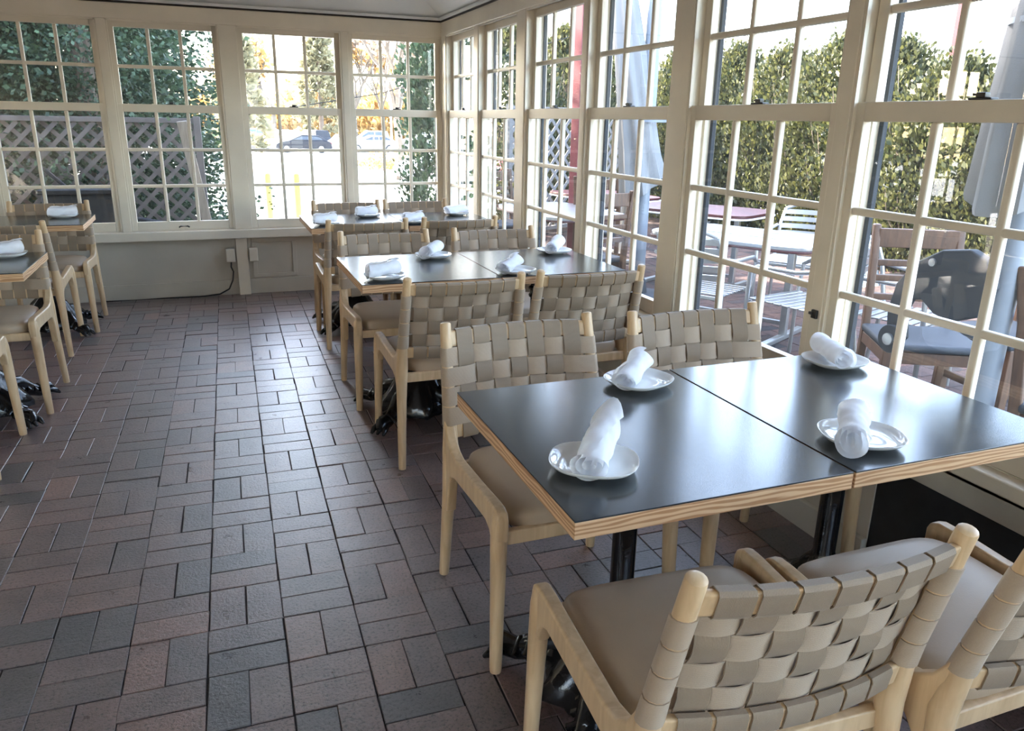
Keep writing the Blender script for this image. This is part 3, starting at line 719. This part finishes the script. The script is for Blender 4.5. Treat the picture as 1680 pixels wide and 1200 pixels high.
def tree_cone(name, label, cat, loc, h, r, n, size, m, seed, group=None, base=.1, column=False, tilt=0, droop=0.0, power=.8, twigs=0):
    rnd = random.Random(seed); t = thing(name, label, cat, loc, 0, group)
    b = MB()
    ncl = n//14
    for _ in range(ncl):
        z = base + (h-base)*rnd.random()**.9; f = (z-base)/(h-base)
        rad = r*((1-f)**power if not column else (1-f**4)*min(1, .5+f*3))
        a = rnd.uniform(0, 2*pi); q = rad*sqrt(rnd.uniform(.25, 1))
        q *= 1 + .18*sin(5*a+z*3+seed) + .12*sin(11*z+a*3)
        out = V((cos(a), sin(a), 0)); d = out*(.6 if column else .9) + V((0, 0, 1.0 if column else .35-droop))
        leaves(b, rnd, V((q*cos(a), q*sin(a), z)), 14, (.055*r+.03, .055*r+.03, .06), size, d, .7)
    b.build('foliage', m, t, 0, 0)
    if twigs:
        tw = MB()
        for _ in range(twigs):
            a = rnd.uniform(0, 2*pi); q = r*rnd.uniform(.15, 1.0); z0 = rnd.uniform(.1, .6)*h; z1 = min(h*1.0, z0+rnd.uniform(.3, .9)); a2 = a+rnd.uniform(-.3, .3)
            tw.tube([(q*.7*cos(a), q*.7*sin(a), z0), (q*.92*cos(a2), q*.92*sin(a2), (z0+z1)/2), (q*1.02*cos(a2), q*1.02*sin(a2), z1)], [.010, .007, .003], 5)
        tw.build('twigs', 'twig', t, 0, 40)
    MB().tube([(0, 0, -.02), (.02, .01, h*.5), (0, 0, h*.9)], [max(.04, r*.09), max(.03, r*.06), .012], 8).build('trunk', 'bark', t)
    return t
rnd = random.Random(3)
HL = ['tallest hedge tree at the left end of the patio hedge', 'second hedge tree from the left along the patio', 'patio hedge tree seen through the third right-hand window', 'patio hedge tree seen behind the folded pale umbrella',
      'patio hedge tree left of the aluminium table', 'patio hedge tree straight behind the aluminium table', 'patio hedge tree right of the aluminium table', 'patio hedge tree behind the wooden patio chairs',
      'patio hedge tree left of the thick umbrella pole', 'patio hedge tree behind the thick umbrella pole', 'patio hedge tree at the right edge of view']
hx = [(6.4, 14.0, 3.0), (6.8, 12.4, 2.7), (7.0, 11.0, 2.5), (7.2, 9.9, 2.5), (7.25, 8.9, 2.4), (7.3, 7.95, 2.45), (7.3, 7.1, 2.35), (7.2, 6.2, 2.1), (7.3, 5.4, 2.15), (7.2, 4.5, 2.6), (7.3, 3.5, 2.6)]
for i, ((x, y, h), lb) in enumerate(zip(hx, HL)):
    tree_cone('hedge_tree', lb, 'tree', (x, y, ZP-.14 if False else ZP), h, .92, 26000, .055, 'hedge', 20+i, 'patio hedge trees', .05, True, twigs=70)
for i, (x, y, h, lb) in enumerate([(3.9, 10.4, 2.6, 'hedge shrub behind the pale lattice, left'), (5.0, 11.0, 2.7, 'hedge shrub behind the pale lattice, right'), (5.9, 12.9, 2.8, 'hedge shrub far beyond the pale lattice')]):
    tree_cone('hedge_shrub', lb, 'tree', (x, y, ZP), h, .8, 16000, .065, 'hedge', 40+i, 'shrubs behind the lattice', .05, True, twigs=40)
EV = [('evergreen_tree', 'dark evergreen tree behind the lattice, left one', (-2.6, 9.6), 6.5, 1.7), ('evergreen_tree', 'dark evergreen tree behind the lattice, filling the second window', (-1.12, 9.3), 6.8, 1.35),
      ('evergreen_tree', 'dark evergreen tree left of the view behind the lattice', (-4.6, 10.2), 7.0, 2.0), ('evergreen_tree', 'dark evergreen tree farthest back behind the lattice', (-1.9, 11.6), 7.5, 1.7)]
for i, (nm, lb, (x, y), h, r) in enumerate(EV):
    tree_cone(nm, lb, 'tree', (x, y, -.2), h, r, 105000 if i < 2 else 30000, .055 if i < 2 else .15, 'fir', 50+i, 'evergreens behind the lattice', .1, False, 0, .55, .45)
tree_cone('columnar_evergreen', 'narrow dark evergreen column outside the room corner', 'tree', (2.42, 8.75, -.2), 4.2, .36, 20000, .055, 'fir', 61, None, .05, True)
tree_cone('pale_conifer', 'pale conifer behind the parked cars', 'tree', (11.0, 84, -1.4), 11.5, 3.2, 4500, .6, 'pale', 62, None, .5, False, 0, .2)
tree_cone('leaning_evergreen', 'green tree at the left edge of the car park window', 'tree', (2.5, 60, -1.4), 8.0, 2.0, 2600, .6, 'pale', 63, None, .5)

def bare_tree(label, loc, h, seed, depth=4, group='bare trees beyond the car park', leafmat='dry'):
    rnd = random.Random(seed); t = thing('bare_tree', label, 'tree', loc, 0, group); b = MB(); tips = []
    def grow(p, d, l, r, k):
        q = p + d*l; mid = p + d*l*.5 + V((rnd.uniform(-1, 1), rnd.uniform(-1, 1), 0))*l*.06
        b.tube([p, mid, q], [r, r*.85, r*.65], 5 if k < depth else 6, False)
        if k == 0: tips.append(q); return
        for _ in range(3 if k > 1 else 4):
            nd = (d + V((rnd.uniform(-1, 1), rnd.uniform(-1, 1), rnd.uniform(-.1, .6)))*.62).normalized(); grow(q, nd, l*rnd.uniform(.62, .82), r*.58, k-1)
    grow(V((0, 0, 0)), V((0, 0, 1)), h*.26, h*.022, depth)
    b.build('branches', 'bark2', t, 0, 40)
    lv = MB()
    for p in tips: leaves(lv, rnd, p, 3, (h*.03,)*3, h*.05, None, 1)
    lv.build('twigs', leafmat, t, 0, 0); return t
BT = [('bare tree standing before the car park in the corner window', (8.6, 38.5), 11, 'dry'), ('bare tree behind the cars, left of the pale conifer', (7.0, 92), 14, 'gold'), ('golden tree behind the cars, far left', (3.2, 95), 12, 'gold'),
      ('bare tree behind the cars, right of the pale conifer', (16, 93), 15, 'dry'), ('golden tree behind the silver cars', (19.5, 95), 13, 'gold'), ('bare tree farthest right behind the car park', (24.5, 94), 14, 'dry')]
for i, (lb, (x, y), h, m_) in enumerate(BT): bare_tree(lb, (x, y, -1.42), h, 70+i, 4, leafmat=m_)
def bush(label, loc, r, h, m_, seed, n=900, size=.25, cat='bush'):
    rnd = random.Random(seed); t = thing('bush', label, cat, loc, 0, 'bushes round the car park'); b = MB()
    for _ in range(n//10):
        a, q = rnd.uniform(0, 2*pi), sqrt(rnd.random()); z = h*rnd.random()*(1-q*q*.7)
        leaves(b, rnd, V((r*q*cos(a), r*q*sin(a), z)), 10, (.08*r, .08*r, .06*h), size, V((cos(a), sin(a), 1)), 1)
    b.build('foliage', m_, t, 0, 0)
    st = MB()
    for k in range(5): st.tube([(0, 0, -.02), (cos(k*1.3)*r*.3, sin(k*1.3)*r*.3, h*.5)], [.03, .012], 6)
    st.build('stems', 'bark', t)
for i, (lb, l, r, h, m_) in enumerate([('orange shrub on the island before the white car', (9.4, 47, -1.43), 1.3, 1.0, 'gold'), ('orange shrub behind the bare tree', (12.2, 50, -1.43), 1.6, .9, 'gold'),
        ('golden thicket behind the cars, left', (1.5, 98, -1.43), 4.4, 6, 'gold'), ('golden thicket behind the cars, middle', (11.2, 100, -1.43), 4.6, 7, 'gold'), ('golden thicket behind the cars, right', (21, 100, -1.43), 4.7, 6.5, 'gold'),
        ('golden thicket beyond the room corner', (31, 99, -1.43), 4.7, 6.5, 'dry')]):
    bush(lb, l, r, h, m_, 90+i, 700 if r < 3 else 2600, .2 if r < 3 else .8)

# ------------------------------------------------------------------ outdoors: lattice
def lattice(name, label, p0, p1, z0, z1, m, step=.105, wd=.036):
    """diagonal lattice panel between two ground points; every slat its own part"""
    p0, p1 = V((*p0, 0)), V((*p1, 0)); L = (p1-p0).length; d = (p1-p0).normalized(); nrm = V((-d.y, d.x, 0)); H = z1-z0
    t = thing(name, label, 'lattice', (p0.x, p0.y, z0), atan2(d.y, d.x))
    for lay, sg in ((0, 1), (1, -1)):
        s = -H+step*.5
        while s < L:
            a, b_ = (s, 0), (s+H, H)
            ax, bx_ = max(a[0], 0), min(b_[0], L); az, bz = ax-a[0], bx_-a[0]
            if bx_-ax > .04:
                if sg < 0: ax, bx_ = L-ax, L-bx_
                y = -.008 if lay == 0 else .008
                MB().bar((ax, y, az), (bx_, y, bz), .010 if False else wd, .008, (0, 1, 0)).build('slat', m, t, 0, 0)
            s += step*sqrt(2)
    MB().box(-.02, L+.02, -.02, .02, H-.0, H+.045).box(-.02, L+.02, -.02, .02, -.045, 0).build('frame_rail', m, t, .003)
    for x in (-.02, L+.02): MB().box(x-.03, x+.03, -.03, .03, -.22-z0, H+.06).build('post', m, t, .003)
    return t
lattice('lattice_fence', 'weathered grey diagonal lattice outside the far left windows', (-3.2, 8.05), (-.10, 7.95), .05, 1.36, 'lattice')
lattice('lattice_screen', 'pale diagonal lattice behind the maroon post', (3.2, 8.5), (5.3, 9.6), .2, 1.55, 'wlat', .13, .04)
pl = MB().bar((-.20, 7.62, 1.38), (.0, 7.72, .0), .085, .03, (0, 1, 0)); tag(pl.build('leaning_board', 'plank', None, .004), 'weathered board leaning at the end of the lattice', 'board')
pp_ = MB().tube([(-1.28, 7.5, .98), (-.95, 7.55, .62), (-.35, 7.7, .48)], .018, 8); tag(pp_.build('handrail', 'dgrey'), 'dark sloping handrail in front of the lattice', 'handrail')
ut = thing('utility_box', 'dark covered box in front of the lattice', 'box', (-1.02, 7.55, -.16)); MB().box(-.30, .30, -.2, .2, 0, .95).build('body', 'dgrey', ut, .03); MB().box(-.32, .32, -.22, .22, .95, .99).build('lid', 'dgrey', ut, .01)

# ------------------------------------------------------------------ outdoors: cars
def make_car(label, loc, rz, paint, suv=False):
    t = thing('parked_car', label, 'car', loc, rz, 'cars in the car park')
    H = 1.75 if suv else 1.45; L = 4.6; wd = .9
    b = [(-2.3, .35), (-2.28, .75), (-2.1, .95 if not suv else 1.05), (-1.3, 1.0 if not suv else 1.08), (1.1, 1.0 if not suv else 1.1), (1.9, .86 if not suv else 1.0), (2.25, .7), (2.3, .35)]
    MB().prism(b, -wd, wd, 'Y').build('body', paint, t, .09, 50, 3)
    gp = [(-2.0, .95), (-1.75 if suv else -1.25, H-.05), (.15, H), (1.15, 1.0)]
    rb_ = MB(); n = len(gp)
    vs = [(x, -wd*(.96 if z < 1.1 else .80), z) for x, z in gp] + [(x, wd*(.96 if z < 1.1 else .80), z) for x, z in gp]
    rb_.add(vs, [tuple(range(n)), tuple(range(2*n-1, n-1, -1))] + [(i, i+n, (i+1) % n+n, (i+1) % n) for i in range(n)]).build('cabin', paint, t, .05, 50, 2)
    for s in (-1, 1):
        for x0, x1, x2, x3 in ((-1.62, -1.38 if suv else -1.12, -.55, -.55), (-.47, -.47, .12, .85)):
            z0, z1 = 1.06 if not suv else 1.14, H-.12; k = lambda z: wd*(.965 - (z-1.0)/(H-1.0)*.16)+.012
            MB().add([(x0, s*k(z0), z0), (x3, s*k(z0), z0), (x2, s*k(z1), z1), (x1, s*k(z1), z1)], [(0, 1, 2, 3)]).build('side_window', 'cglass', t, 0, 0)
        for x in (-1.4, 1.42):
            wv = MB().lathe([(.12, -.1), (.33, -.1), (.345, -.06), (.345, .06), (.33, .1), (.22, .1)], 20)
            wv.v = [(x+a, s*.82+c*s, .34+b_) for a, b_, c in wv.v]
            wo = wv.build('wheel', 'tyre', t); hb = MB().lathe([(.02, .0), (.20, .0), (.21, .012), (.02, .03)], 16); hb.v = [(x+a, s*(.925+c), .34+b_) for a, b_, c in hb.v]; hb.build('hubcap', 'silver_car', wo)
    MB().box(2.2, 2.31, -.75, -.45, .62, .75).box(2.2, 2.31, .45, .75, .62, .75).build('headlight', 'porc', t, .02)
    MB().box(-2.31, -2.2, -.8, -.55, .7, .85).box(-2.31, -2.2, .55, .8, .7, .85).build('tail_light', 'red_car', t, .02)
    return t
CARS = [('black sedan parked side-on in the middle of the car park', (7.6, 70), 175, 'black_car', 0), ('white car parked at the left end of the row', (4.6, 73), 110, 'white_car', 0), ('white estate car behind the black sedan', (6.4, 76), 115, 'silver_car', 1),
        ('dark van-like car behind the black sedan\'s roof', (9.3, 79), 120, 'black_car', 1), ('white car parked right of the black sedan', (11.6, 74), 100, 'white_car', 0), ('silver car seen in the corner window, left', (13.6, 71), 178, 'silver_car', 0),
        ('white high car behind the silver car', (14.6, 78), 178, 'white_car', 1), ('white car parked farthest right in the row', (18.5, 74), 95, 'white_car', 1), ('blue car far back on the left of the row', (3.9, 82), 100, 'blue_car', 1),
        ('white car close by at the exit, front wheel showing', (10.3, 36.0), 182, 'white_car', 1), ('red car seen through the first right-hand window', (11.6, 33), 60, 'red_car', 0), ('blue car seen through the second right-hand window', (14.2, 36), 60, 'blue_car', 1)]
for lb, (x, y), rz, pt, sv in CARS: make_car(lb, (x, y, gz(y)), R(rz), pt, sv)
for i, (x, y, lb) in enumerate([(.86, 13.6, 'yellow bollard outside the car park window, left one'), (1.28, 13.2, 'yellow bollard outside the car park window, right one')]):
    t = thing('bollard', lb, 'bollard', (x, y, gz(y)-.01), 0, 'yellow bollards'); MB().lathe([(.055, 0), (.055, .9), (.045, .94), (.02, .96)], 16).build('post', 'yellow', t); MB().lathe([(.075, 0), (.075, .03), (.056, .035)], 16).build('collar', 'dgrey', t)
t = thing('lamp_post', 'white lamp post among the parked cars', 'lamp post', (14.3, 66, -1.42)); MB().tube([(0, 0, 0), (0, 0, 6)], [.09, .06], 10).build('pole', 'white', t); MB().box(-.1, .9, -.12, .12, 5.95, 6.1).build('lamp_head', 'grey', t, .03); MB().lathe([(.22, 0), (.22, .5), (.1, .55)], 14).build('footing', 'white', t)
t = thing('utility_pole', 'distant utility pole with cross-arms beyond the hedge', 'utility pole', (20, 31, -.4)); MB().tube([(0, 0, 0), (0, 0, 9.5)], [.16, .11], 10).build('pole', 'bark', t)
for z in (8.2, 8.9): MB().bar((-1, .9, z), (1, -.9, z), .1, .12).build('cross_arm', 'bark', t)
wr_ = MB().tube([(-1, 9.6, 1.2), (2.0, 9.75, 1.72), (5.4, 10.0, 2.75)], .006, 6); tag(wr_.build('overhead_cable', 'black'), 'thin dark cable slanting across the corner window view', 'cable')

# ------------------------------------------------------------------ outdoors: patio furniture
def alu_chair(label, loc, rz):
    t = thing('aluminium_chair', label, 'chair', loc, rz, 'aluminium slat chairs')
    for s in (-1, 1):
        MB().tube([(s*.25, .24, 0), (s*.25, .235, .40), (s*.26, .22, .62), (s*.265, .16, .655), (s*.265, -.12, .66), (s*.245, -.24, .68)], .014, 10).build('arm_leg', 'alu', t)
        MB().tube([(s*.25, -.27, 0), (s*.225, -.20, .43), (s*.22, -.25, .70), (s*.20, -.29, .82)], .014, 10).build('leg', 'alu', t)
    for i in range(7): MB().box(-.235, .235, -.19+i*.062, -.145+i*.062, .432, .444).build('seat_slat', 'alu', t, .004)
    for i in range(5):
        z = .56+i*.058; y = -.225-.07*(z-.5)/.3; n = 8; A = []; B = []
        for k in range(n+1):
            x = -.215+.43*k/n; bw = -.05*(1-(x/.215)**2); A.append((x, y+bw, z-.019)); B.append((x, y+bw-.008, z+.019))
        MB().ribbon(A, B, .008).build('back_slat', 'alu', t, 0, 40)
    MB().tube([(-.20, -.29, .82), (-.1, -.335, .86), (.1, -.335, .86), (.20, -.29, .82)], .014, 10).build('top_bar', 'alu', t)
    MB().box(-.24, .24, .20, .23, .405, .43).box(-.235, .235, -.21, -.19, .405, .43).build('seat_rail', 'alu', t, .004)
    return t
def alu_table(label, loc, rz, star, red):
    t = thing('patio_table', label, 'table', loc, rz, 'patio tables')
    n = 40; e = .35; ol = []
    for i in range(n):
        a = 2*pi*i/n; cx, sy = cos(a), sin(a); ol.append((.62*abs(cx)**e*(1 if cx > 0 else -1), .40*abs(sy)**e*(1 if sy > 0 else -1)))
    MB().prism(ol, .700, .728, 'Z').build('table_top', 'alu' if not red else 'redtrim', t, .004)
    MB().prism([(x*1.015, y*1.02) for x, y in ol], .685, .700, 'Z').build('rim', 'redtrim' if not red else 'white', t, .003)
    if star:
        b = MB()
        for k in range(5):
            a = 2*pi*k/5+.3; p = [(0, 0), (.09*cos(a-.6), .09*sin(a-.6)), (.27*cos(a), .27*sin(a)), (.09*cos(a+.6), .09*sin(a+.6))]
            b.prism([(x*1.1, y) for x, y in p], .7281, .7305, 'Z')
        b.build('star_inlay', 'star', t, 0, 0)
    for s in (-1, 1):
        MB().bar((s*.38, 0, .03), (s*.38, 0, .69), .05, .05, (0, 1, 0)).build('leg', 'alu', t, .006)
        MB().bar((s*.38, -.33, .02), (s*.38, .33, .02), .05, .035).build('foot', 'alu', t, .006)
    MB().bar((-.38, 0, .12), (.38, 0, .12), .03, .03).build('stretcher', 'alu', t, .004)
    return t
def wood_chair(label, loc, rz):
    t = thing('wooden_chair', label, 'chair', loc, rz, 'wooden patio chairs')
    for s in (-1, 1):
        MB().bar((s*.21, .2, 0), (s*.21, .2, .44), .045, .045).build('leg', 'teak', t, .006)
        MB().prism([(-.26, 0), (-.215, 0), (-.185, .44), (-.225, .80), (-.262, 1.0), (-.305, 1.0), (-.262, .78), (-.232, .44)], s*.21-.02, s*.21+.02, 'X').build('leg', 'teak', t, .008)
        MB().bar((s*.21, .2, .40), (s*.21, -.2, .40), .03, .06).build('side_rail', 'teak', t, .004)
    MB().box(-.235, .235, -.2, .235, .435, .475).build('seat_pad', 'dgrey', t, .015)
    for z, h in ((.93, .10), (.80, .035), (.72, .035), (.62, .035)): MB().box(-.2, .2, -.275+(.93-z)*.14, -.25+(.93-z)*.14, z-h/2, z+h/2).build('back_slat', 'teak', t, .005)
    MB().box(-.2, .2, .19, .215, .37, .43).box(-.2, .2, .19, .21, .17, .21).build('front_rail', 'teak', t, .004)
    return t
alu_table('pale aluminium patio table with a grey star motif', (3.62, 4.72, ZP), R(118), True, False)
alu_table('red-topped patio table behind the star table', (4.35, 6.35, ZP), R(118), False, True)
alu_chair('aluminium slat chair in front of the star table, left', (3.05, 4.35, ZP), R(-60))
alu_chair('aluminium slat chair at the right end of the star table', (3.42, 3.80, ZP), R(12))
alu_chair('aluminium slat chair behind the star table', (4.45, 5.1, ZP), R(125))
alu_chair('aluminium slat chair half hidden by the window post', (3.75, 3.35, ZP), R(200))
wood_chair('wooden ladder-back chair by the thick umbrella pole, left', (3.35, 2.85, ZP), R(150))
wood_chair('wooden ladder-back chair behind the thick umbrella pole', (3.9, 2.75, ZP), R(80))
wood_chair('wooden chair at the right edge of the patio view', (3.15, 1.85, ZP), R(205))
alu_table('pale patio table outside the third right-hand window', (2.95, 6.55, ZP), R(95), False, False)
wood_chair('wooden patio chair outside the third right-hand window', (2.75, 5.55, ZP), R(10))
wood_chair('wooden patio chair outside the second right-hand window', (2.85, 7.7, ZP), R(190))
alu_table('red-topped patio table beside the pale umbrella', (4.1, 7.9, ZP), R(100), False, True)
wood_chair('wooden patio chair at the red-topped table by the pale umbrella', (3.6, 6.95, ZP), R(-40))
def umbrella(label, loc, rz, zb, handle=True, lean=0, canvas='canvas'):
    t = thing('cantilever_umbrella', label, 'umbrella', loc, rz, 'folded patio umbrellas')
    MB().lathe([(.06, 0), (.06, 2.9), (.05, 2.95)], 20).build('pole', 'grey', t)
    MB().lathe([(.38, 0), (.38, .05), (.30, .08), (.09, .10), (.075, .2), (.062, .22)], 28).build('base', 'dgrey', t)
    c = MB(); n = 40; vs = []; prof = [(.16, zb), (.165, zb+.02), (.15, zb+.30), (.13, zb+.7), (.11, zb+1.1), (.085, zb+1.5), (.07, zb+1.75)]
    for r, z in prof:
        for k in range(n):
            a = 2*pi*k/n; q = r*(1+.16*cos(8*a+z*1.2)); f = (z-zb)*lean; vs.append((q*cos(a)+f, q*sin(a), z - (.12*cos(a) if z < zb+.1 else 0)))
    fs = [(i*n+k, i*n+(k+1) % n, (i+1)*n+(k+1) % n, (i+1)*n+k) for i in range(len(prof)-1) for k in range(n)]
    c.add(vs, fs).build('folded_canopy', canvas, t, 0, 60)
    z = zb+.55; MB().lathe([(.150, z), (.150, z+.02)], 30, cap=False).build('tie_strap', 'grey', t)
    if handle:
        pts = [(.10, .92), (.06, 1.02), (-.02, 1.05), (-.14, 1.03), (-.26, .96), (-.335, .86), (-.36, .74), (-.345, .62), (-.30, .585), (-.262, .63), (-.285, .74), (-.26, .80), (-.20, .815), (-.13, .77), (-.05, .755), (.06, .80)]
        MB().prism([(y-.04, z) for y, z in pts], .085, .135, 'X').build('crank_lever', 'dgrey', t, .008, 50)
        pv = MB().lathe([(.062, 0), (.062, .02)], 24); pv.v = [(.135+c_, -.345+a, .62+b_) for a, b_, c_ in pv.v]; pvo = pv.build('pivot', 'dgrey', t, .003)
        bl = MB().lathe([(.026, 0), (.026, .012), (.012, .016)], 16); bl.v = [(.155+c_, -.345+a, .62+b_) for a, b_, c_ in bl.v]; bl.build('bolt', 'alu', pvo)
        b2 = MB().lathe([(.016, 0), (.016, .010), (.008, .013)], 16); b2.v = [(.135+c_, -.21+a, .975+b_) for a, b_, c_ in b2.v]; b2.build('bolt', 'alu', t)
    return t
umbrella('folded grey umbrella with thick pole and dark crank lever outside', (2.83, 2.08, ZP), R(180), 1.30)
umbrella('folded pale grey umbrella beyond the fourth right-hand window', (3.35, 5.75, ZP), R(160), .95, False, .16)
for (x, y), h, lb in (((3.35, 7.05), 3.0, 'maroon post in front of the pale lattice'), ((8.5, 7.45), 4.6, 'maroon post beyond the thick umbrella pole')):
    t = thing('maroon_post', lb, 'post', (x, y, ZP), R(20), 'maroon posts'); MB().box(-.05, .05, -.05, .05, 0, h).build('shaft', 'maroon', t, .006); MB().box(-.075, .075, -.075, .075, 0, .14).build('foot', 'maroon', t, .006); MB().box(-.065, .065, -.065, .065, h, h+.04).build('cap', 'maroon', t, .006)
